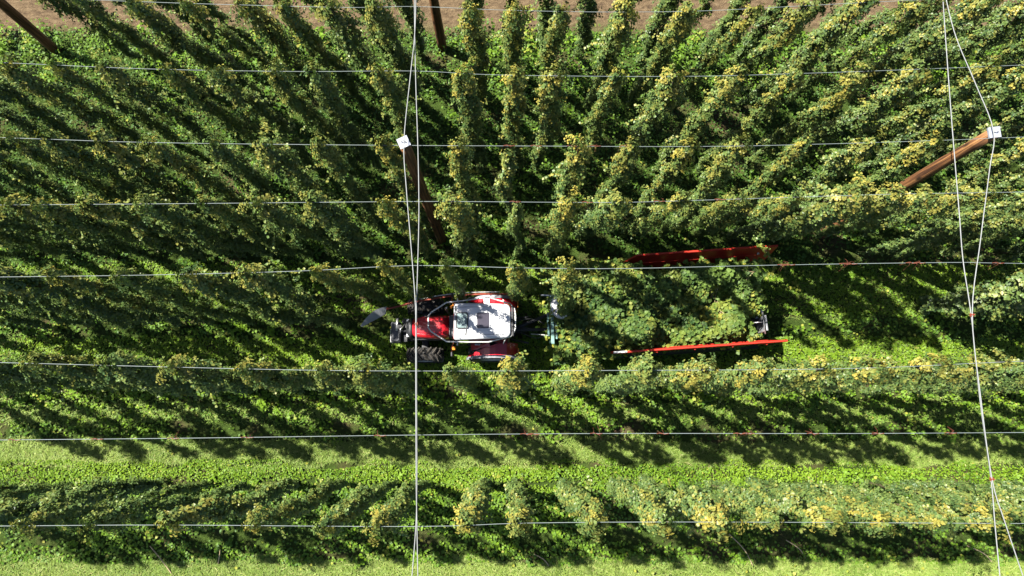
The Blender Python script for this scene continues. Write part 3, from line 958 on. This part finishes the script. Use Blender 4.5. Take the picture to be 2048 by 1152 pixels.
roof = MB().loft([roof_ring(2.29, .03), roof_ring(2.32, 0), roof_ring(2.43, 0.005), roof_ring(2.475, .03), roof_ring(2.492, .09), roof_ring(2.497, .2)]).build('roof', M['white'], tr, smooth=True)
hx = .21
fr = MB().loft([rrect(hx - .185, hx + .185, -.24, .24, .04, 2.485), rrect(hx - .185, hx + .185, -.24, .24, .04, 2.522), rrect(hx - .17, hx + .17, -.225, .225, .035, 2.527)]).build('roof_hatch', M['white'], roof, smooth=False)
MB().loft([rrect(hx - .150, hx + .165, -.205, .205, .03, 2.52), rrect(hx - .150, hx + .165, -.205, .205, .03, 2.54)]).build('hatch_glass', M['hatchglass'], roof)
gx = .76
MB().loft([rrect(gx - .155, gx + .155, -.215, .215, .045, 2.52), rrect(gx - .155, gx + .155, -.215, .215, .045, 2.55)]).build('panel_frame', M['black'], roof)
MB().loft([rrect(gx - .125, gx + .125, -.185, .185, .03, 2.548), rrect(gx - .125, gx + .125, -.185, .185, .03, 2.558)]).build('panel_glass', M['tealglass'], roof)
MB().box((.93, 0, 2.47), (.05, .80, .055)).build('light_bar', M['grey'], roof, bevel=.012)
for yy in (-.36, .36):
    MB().box((.26, yy, 2.499), (1.15, .012, .008)).build('roof_seam', M['grey'], roof)
MB().box((.66, .30, 2.505), (.14, .03, .02), (0, 0, R(80))).build('antenna_base', M['black'], roof, bevel=.004)
MB().box((-.545, 0, 2.36), (.06, .80, .10)).build('rear_bar', M['black'], roof, bevel=.015)
# tubular guard ring round the roof
RING = [(857, 631), (863, 624), (893, 605), (938, 600), (976, 594.5), (1020, 607), (1029, 617), (1031, 630), (1031, 656), (1028, 664), (1021, 673), (1000, 678), (977, 684), (935, 684), (893, 683), (862, 663), (856.5, 655)]
rp_ = [t_local(at(u, v, 2.36)) for u, v in RING]
gr = MB().tube(rp_, .020, 8, closed=True)
for p, q in (((1.34, 0, 0), (1.12, .0, 1.5)),):
    pass
for s in (-1, 1):
    gr.tube([(.9, s * .62, 2.36), (.88, s * .5, 2.3), (.86, s * .44, 2.25)], .016, 6)
    gr.tube([(-.3, s * .58, 2.36), (-.36, s * .45, 2.25), (-.42, s * .38, 2.2)], .016, 6)
gr.build('guard_ring', M['rail'], tr, smooth=True)
# lamps and mirrors
for x, y in ((1.06, -.42), (1.02, -.53)):
    MB().lathe_y((0, 0, 0), [(.001, -.04), (.035, -.035), (.04, .03), (.001, .05)], 12).build('beacon', M['amber'], tr, smooth=True).location = (x, y, 2.22)
for s in (-1, 1):
    mm = MB(); mm.tube([(1.0, s * .46, 1.95), (1.08, s * .62, 1.9), (1.08, s * .74, 1.85)], .014, 6)
    ma = mm.build('mirror_arm', M['rust'], tr)
    MB().box((1.08, s * .80, 1.78), (.05, .13, .22)).build('mirror', M['black'], ma, bevel=.02)
    MB().box((1.06, s * .60, 1.45), (.08, .10, .05)).build('indicator', M['amber'], tr, bevel=.012)
    MB().box((.55, s * .62, .55), (.34, .26, .03)).build('step', M['black'], tr, bevel=.008)
MB().tube([(1.24, -.42, .9), (1.24, -.43, 1.9), (1.20, -.43, 2.0)], .035, 8).build('exhaust_pipe', M['steel'], tr, smooth=True)
# mudguards
for s in (-1, 1):
    f = []
    for i in range(13):
        a = R(8 + 150 * i / 12)
        rr = .74
        yi = .80 - .36 * min(1, max(0.12, (i - 1) / 7.0))      # narrow in front by the door, wide behind the cab
        f.append([(rr * math.cos(a), s * yi, .66 + rr * math.sin(a)), (rr * math.cos(a), s * .80, .66 + (rr - .01) * math.sin(a)),
                  ((rr - .03) * math.cos(a), s * .80, .66 + (rr - .04) * math.sin(a)), ((rr - .03) * math.cos(a), s * yi, .66 + (rr - .03) * math.sin(a))])
    fo = MB().loft(f).build('rear_mudguard', M['red'], tr, smooth=False)
    e = [[(.765 * math.cos(R(8 + 150 * i / 12)), s * y, .66 + (.765 - d2) * math.sin(R(8 + 150 * i / 12))) for y, d2 in ((.79, 0), (.87, .015), (.87, .05), (.79, .03))] for i in range(13)]
    MB().loft(e).build('mudguard_lip', M['grey'], fo)
    MB().box((-.70, s * .66, 1.02), (.03, .18, .10)).build('tail_lamp', M['amber'], fo, bevel=.01)
    k_ = MB(); k_.add([(.05, s * .46, 1.28), (.62, s * .46, .98), (.62, s * .46, 1.10), (.10, s * .46, 1.45), (.05, s * .60, 1.40), (.60, s * .62, 1.08)], [(0, 1, 2, 3), (3, 2, 5, 4)])
    k_.build('inner_wing', M['red'], tr)
# front linkage with a grey weight block and hoses
wgt = MB().loft([rrect(2.62, 2.86, -.20, .34, .05, .52), rrect(2.60, 2.88, -.22, .36, .05, .60), rrect(2.60, 2.88, -.22, .36, .05, .90), rrect(2.64, 2.84, -.18, .32, .05, .95)]).build('front_weight', M['iron'], tr)
MB().box((2.87, .16, .76), (.05, .40, .26)).build('weight_edge', M['pale'], wgt, bevel=.015)
fl = MB()
for s in (-1, 1): fl.tube([(2.2, s * .25, .55), (2.62, s * .26, .62)], .04, 8)
fl.tube([(2.3, .05, .95), (2.66, .06, .98)], .03, 8); fl.box((2.5, .0, .72), (.12, .66, .10)); fl.box((2.62, -.05, .98), (.12, .12, .14))
fl.build('front_linkage', M['black'], tr)
cy = MB(); cy.tube([(2.70, .05, .99), (2.68, -.30, 1.04)], .035, 8); cy.tube([(2.60, .12, .98), (2.58, .02, 1.1), (2.48, -.14, .95)], .02, 6)
cy.build('hydraulic_ram', M['steel'], tr, smooth=True)
# curved steel deflector blade at the front and its long rail back along the far side
e1 = [t_local(at(*q)) for q in ((721, 651, 1.0), (735, 633, 1.12), (753, 619, 1.22), (773, 613, 1.25))]
e2 = [t_local(at(*q)) for q in ((724, 654, .95), (742, 644, .95), (757, 636, .97), (771, 628, 1.0))]
dn = Vector((0, 0, -.014))
MB().loft([[p, q, q + dn, p + dn] for p, q in zip(smooth_path(e1, 4), smooth_path(e2, 4))]).build('deflector_blade', M['grey'], tr, smooth=False)
rl = [t_local(at(u, v, z)) for u, v, z in ((768, 619, 1.12), (800, 612, 1.15), (840, 602, 1.2), (895, 593, 1.3), (945, 589, 1.35), (1000, 588, 1.35), (1040, 590, 1.3))]
dr = MB().tube(smooth_path(rl, 4), .028, 8).build('deflector_rail', M['rust'], tr, smooth=True)
MB().tube(smooth_path([p + Vector((0, -.05, .05)) for p in rl[2:6]], 4), .014, 6).build('top_rod', M['rail'], dr, smooth=True)
br = MB()
for x in (2.2, 1.2, -.3): br.tube([(x, -.35, .75), (x, -.78, 1.1), (x, -.93, 1.22)], .025, 6)
br.build('rail_bracket', M['black'], tr)
# rear linkage
rk = MB()
for s in (-1, 1):
    rk.tube([(-.4, s * .25, .6), (-1.0, s * .38, .55)], .03, 6); rk.tube([(-.45, s * .3, 1.05), (-.85, s * .35, .6)], .022, 6)
rk.box((-.62, 0, .45), (.6, .12, .08))
rk.build('rear_linkage', M['black'], tr)
for i, y in enumerate((-.12, 0, .1)):
    MB().tube(smooth_path([(-.5, y, .95), (-.85, y * 1.8, 1.12), (-1.2, y * 2.4 + .05, .95), (-1.55, y + .1, 1.05)], 4), .014, 6).build('hydraulic_hose', M['black'], tr, smooth=True)

# ================================================================== HOP TRAILER  (x along world +X, turned 4 degrees)
TRX, TRY, TRR = 5.0, 3.17, R(4.0)
tl = empty('hop_trailer', (TRX, TRY, 0), TRR)
tag(tl, 'hop trailer with flared orange red side walls, heaped with cut bines behind the tractor', 'trailer')


def tl_local(p):
    return Matrix.Rotation(-TRR, 3, 'Z') @ (Vector(p) - Vector((TRX, TRY, 0)))


MB().box((-.75, 0, .95), (5.6, 1.75, .12)).build('load_bed', M['steel'], tl, bevel=.01)
b = MB()
for s in (-1, 1): b.box((-.85, s * .45, .82), (5.2, .10, .14))
b.build('chassis_beam', M['teal'], tl, bevel=.01)
for s in (-1, 1):
    make_wheel(tl, (.9, s * .78, .42), .42, .30, s, M['pale'], 18)
MB().tube([(.9, -.78, .42), (.9, .78, .42)], .05, 8).build('axle', M['black'], tl)
# side walls, built from corner outline (x, height 0..1) with flare
def side_wall(s, outline):
    zb, zt, yb, yt = .98, 2.2, (.92 if s > 0 else 1.12), 1.28
    n_ = Vector((0, s * (zt - zb), -(yt - yb))).normalized() * .025
    P = [Vector((x, s * (yb + (yt - yb) * h), zb + (zt - zb) * h)) for x, h in outline]
    k = len(P); m_ = MB()
    m_.add([p - n_ for p in P] + [p + n_ for p in P], [tuple(range(k)), tuple(reversed(range(k, 2 * k)))] + [(i, i + k, (i + 1) % k + k, (i + 1) % k) for i in range(k)])
    o = m_.build('side_wall', M['wallred'], tl)
    def pt(x, h, off=0.0):
        return Vector((x, s * (yb + (yt - yb) * h), zb + (zt - zb) * h)) - n_.normalized() * off
    top = [q for q in outline if q[1] >= .55]
    MB().tube([pt(x, h) for x, h in top], .030, 6).build('top_rail', M['wallred'], o)
    for h in (.40, .70):
        MB().tube([pt(-1.55, h, .032), pt(1.75, h, .032)], .010, 6).build('crease', M['wallred'], o)
    for x in (-1.3, -.3, .7, 1.6):
        MB().tube([pt(x, .02, -.05), pt(x, .95, -.05)], .028, 6).build('post', M['wallred'], o)
    return o


fw = side_wall(1, [(-2.0, 0), (1.72, 0), (2.08, .35), (2.24, 1.0), (-1.55, 1.0), (-1.95, .65)])
side_wall(-1, [(-2.45, 0), (1.5, 0), (1.85, .62), (2.12, 1.0), (-2.45, 1.0)])
bo = MB(); bo.lathe_y((1.78, 1.16, 1.95), [(.001, -.03), (.035, -.03), (.04, .01)], 10)
bo.build('bolt_head', M['steel'], fw)
# pale front end of the near wall
MB().box((-2.27, -1.275, 2.215), (.36, .05, .03)).build('worn_edge', M['pale'], tl, bevel=.006)
# rear frame: zinc upright plate, bar and brace
rf = MB(); rf.box((1.76, -.74, 1.45), (.05, .42, .9)); rf.build('rear_plate', M['grey'], tl, bevel=.01)
rb = MB(); rb.tube([(1.66, -1.04, 1.97), (1.66, -.45, 1.99)], .018, 8); rb.tube([(1.40, -.72, 1.95), (1.74, -.72, 1.97)], .016, 8); rb.tube([(1.66, -.95, 1.0), (1.66, -.95, 1.97)], .03, 8)
rb.build('rear_frame', M['steel'], tl, smooth=True)
MB().tube([(1.62, .9, 1.0), (1.62, .9, 2.0)], .03, 8).build('rear_post', M['steel'], tl, smooth=True)
# front: teal cross beam on uprights, drawbar, round guard plate
f0 = tl_local(at(1103, 592, 1.5)); f1 = tl_local(at(1106, 688, 1.5)); f2 = tl_local(at(1096, 625, 1.4)); f3 = tl_local(at(1098, 672, 1.4))
fb = MB()
ang = math.atan2(f1.y - f0.y, f1.x - f0.x)
fb.box((f0 + f1) / 2, ((f1 - f0).length, .085, .09), (0, 0, ang))
fb.box((f0 + f1) / 2 + Vector((.11, 0, -.06)), ((f1 - f0).length * .8, .05, .06), (0, 0, ang))
for k_ in (.1, .9):
    p = f0.lerp(f1, k_); fb.box((p.x, p.y, 1.1), (.08, .08, .72))
fbo = fb.build('cross_beam', M['teal'], tl, bevel=.01)
MB().tube([f2, f3], .035, 8).build('ram', M['teal'], fbo, smooth=True)
db = MB(); db.tube([(-2.9, .42, .72), (-5.15, -.02 - .30, .60)], .05, 8); db.tube([(-2.9, -.42, .72), (-5.15, -.28, .60)], .05, 8); db.box((-5.2, -.30, .58), (.3, .14, .10), (0, 0, 0))
db.build('drawbar', M['black'], tl)
gp = tl_local(at(1122, 612, 2.1))
g = MB()
rng_ = [[(gp.x + rr * math.cos(R(a)), gp.y + rr * 1.25 * math.sin(R(a)), gp.z + zz) for a in range(60, 301, 12)] for rr, zz in ((.12, .03), (.24, .02), (.265, -.01), (.265, -.12))]
g.loft(rng_, cap=False); g.add([rng_[0][i] for i in range(len(rng_[0]))], [tuple(range(len(rng_[0])))])
g.build('guard_plate', M['pale'], tl, smooth=False)
a0 = tl_local(at(1082, 590, 2.0)); a1 = tl_local(at(1135, 593, 2.05))
MB().tube([a0, a1], .02, 8).build('guide_arm', M['rail'], tl)
for i in range(2):
    p = tl_local(at(1062 + 14 * i, 668 + i, 1.1)); q = tl_local(at(1096, 671, 1.2))
    MB().tube([p, (p + q) / 2 + Vector((0, 0, .06)), q], .012, 6).build('hydraulic_hose', M['rail'], tl)

# ------------------------------------------------------------------ the load: a heap of cut bines
hp = empty('bine_heap', (TRX, TRY, 1.01), TRR)
tag(hp, 'big tangled heap of cut hop bines filling the red trailer', 'heap')
gH = np.random.default_rng(77)
HN = VNoise(21)


def heap_z(x, y):
    """height of the load above the bed at trailer coordinates"""
    ex = np.clip((x + 3.95) / 1.5, 0, 1) ** .6 * np.clip((1.86 - x - .35 * (y < -.5)) / .4, 0, 1) ** .5
    wy = np.where(y > 0, np.where(x > -1.6, .98, 1.12), 1.24) + .16 * np.clip((-1.9 - x), 0, 1)
    ey = np.clip((wy - np.abs(y)) / .4, 0, 1) ** .4
    ridge = 1.08 + .40 * np.exp(-((y - .55) / .55) ** 2) - .22 * np.exp(-((y + .6) / .5) ** 2) * (x > -1.4)
    return ex * ey * (ridge + .62 * (HN(x, y, 1.4) - .5) + .46 * (HN(x, y, 3.1) - .5))


nx, ny = 70, 34
gx_, gy_ = np.meshgrid(np.linspace(-3.95, 1.78, nx), np.linspace(-1.34, 1.34, ny), indexing='ij')
gz = heap_z(gx_, gy_) - .10
vs = [(float(a), float(b_), float(max(c_, -.02))) for a, b_, c_ in zip(gx_.ravel(), gy_.ravel(), gz.ravel())]
fs = [(i * ny + j, (i + 1) * ny + j, (i + 1) * ny + j + 1, i * ny + j + 1) for i in range(nx - 1) for j in range(ny - 1)]
core = MB(); core.add(vs, fs)
core.build('packed_stems', plain('shaded_core', (0.030, 0.036, 0.014), .9, vary=.6, scale=18), hp, smooth=True)  # inner mound, coloured dark to give shaded gaps between the leaves
n = 17000
x = gH.uniform(-3.95, 1.85, n); y = gH.uniform(-1.38, 1.38, n)
z = heap_z(x, y)
kp = z > .04; x, y, z = x[kp], y[kp], z[kp]; n = len(x)
z = z + gH.normal(0, .05, n) - .02
P = np.stack([x, y, z], 1)
N = np.stack([gH.normal(0, .75, n), gH.normal(0, .75, n), np.ones(n)], 1)
tone = np.clip(.02 + .10 * (x + 1.2) + 1.15 * (HN(x, y, 1.9) - .25) + .3 * gH.random(n) - .25 * ((y < -.3) & (x > -1.6)), 0, 1)  # last term paints shade into the near half of the load
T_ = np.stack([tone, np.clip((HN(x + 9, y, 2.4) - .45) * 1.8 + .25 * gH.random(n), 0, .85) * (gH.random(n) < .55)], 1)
# trailing shoots that stick out over the rim of the heap
sh = []
for i in range(150):
    if i < 105: x0 = gH.uniform(-3.9, 1.6); s = gH.choice([-1, 1]); y0 = s * gH.uniform(.85, 1.2); d = np.array([gH.normal(0, .5), s * gH.uniform(.1, .6), 0])
    else: x0 = gH.uniform(1.2, 1.7) if i % 2 else gH.uniform(-3.9, -3.3); s = 1 if i % 2 else -1; y0 = gH.uniform(-1.1, 1.1); d = np.array([s * gH.uniform(.2, .5), gH.normal(0, .3), 0])
    z0 = float(heap_z(np.array([x0 * .97]), np.array([y0 * .92]))[0])
    L = gH.uniform(.25, .6)
    for q in range(16):
        f = gH.random()
        sh.append((x0 + d[0] * L * f * 1.6 + gH.normal(0, .04), y0 + d[1] * L * f + gH.normal(0, .04), z0 + .12 * f - .5 * L * f * f + gH.normal(0, .03)))
for i in range(60):        # whole bines lie across the heap as thick ropes
    x0 = gH.uniform(-3.7, 1.2); y0 = gH.uniform(-1.0, .95); a = gH.normal(0, .45) + (0 if i % 3 else 1.1); L = gH.uniform(.9, 2.2); rr = gH.uniform(.09, .19)
    f = gH.uniform(-.5, .5, 330); bx = x0 + f * L * math.cos(a) + .1 * np.sin(f * 7 + i); by = y0 + f * L * math.sin(a) + .1 * np.cos(f * 6 + i)
    ok = (bx > -3.9) & (bx < 1.75) & (np.abs(by) < 1.16); f, bx, by = f[ok], bx[ok], by[ok]
    if len(f) == 0: continue
    rr = rr * (.7 + .6 * HN(f * 3, f * 0 + i, 1.5)); t = gH.uniform(-1.7, 1.7, len(f)); d = gH.random(len(f)) ** .3 * gH.uniform(.7, 1.45, len(f))
    ox, oy, oz = -math.sin(a) * np.sin(t) * rr * d, math.cos(a) * np.sin(t) * rr * d, np.cos(t) * rr * d
    P = np.concatenate([P, np.stack([bx + ox, by + oy, heap_z(bx, by) + oz + .02], 1)])
    N = np.concatenate([N, np.stack([ox / rr + gH.normal(0, .6, len(f)), oy / rr + gH.normal(0, .6, len(f)), .55 + oz / rr + gH.normal(0, .5, len(f))], 1)])
    base = np.clip(.05 + .09 * (x0 + 1.5) + gH.uniform(-.1, .35), 0, .9); yl = gH.uniform(-.6, .4)
    T_ = np.concatenate([T_, np.stack([base + .5 * gH.random(len(f)), np.clip(yl + gH.normal(0, .1, len(f)), 0, .8)], 1)])
SP = np.array(sh); m_ = len(SP)
P = np.concatenate([P, SP]); N = np.concatenate([N, np.stack([gH.normal(0, .6, m_), gH.normal(0, .6, m_), np.ones(m_)], 1)])
T_ = np.concatenate([T_, np.stack([gH.uniform(.3, 1, m_), (gH.random(m_) < .4) * gH.random(m_)], 1)])
sz = gH.uniform(.065, .135, len(P))
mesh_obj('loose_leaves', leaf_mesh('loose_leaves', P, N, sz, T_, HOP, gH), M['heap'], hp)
for i in range(50):
    x0 = gH.uniform(-3.6, 1.3); y0 = gH.uniform(-1.1, 1.1); a = gH.normal(0, .8); L = gH.uniform(.3, .9)
    pts = []
    for q in range(5):
        xx = x0 + (q / 4 - .5) * L * math.cos(a); yy = y0 + (q / 4 - .5) * L * math.sin(a) + .03 * math.sin(q * 2)
        zz = float(heap_z(np.array([xx]), np.array([yy]))[0])
        if zz > .1: pts.append((xx, yy, zz + .03 + .03 * gH.random()))
    if len(pts) > 2: MB().tube(pts, .008, 4).build('cut_stem', M['stalk'], hp)
hp.location.z = 1.01
# the long shoot lying over the far wall's rear corner
sho = empty('loose_shoot', at(1520, 500, 2.25))
tag(sho, 'single leafy hop shoot dangling over the rear corner of the far red wall', 'hop shoot')
pp = [at(u, v, z) - sho.location for u, v, z in ((1518, 490, 2.3), (1530, 500, 2.32), (1538, 512, 2.3), (1545, 524, 2.2), (1549, 540, 2.05))]
MB().tube(smooth_path(pp, 4), .010, 5).build('stem', M['stalk'], sho)
g2 = np.random.default_rng(5)
sp_ = smooth_path(pp, 8)
Q = np.array([tuple(sp_[g2.integers(len(sp_))]) for _ in range(70)]) + g2.normal(0, .045, (70, 3))
mesh_obj('foliage', leaf_mesh('foliage', Q, np.stack([g2.normal(0, .5, 70), g2.normal(0, .5, 70), np.ones(70)], 1), g2.uniform(.05, .10, 70), np.stack([g2.uniform(.5, 1, 70), g2.random(70) * .7], 1), HOP, g2), M['heap'], sho)
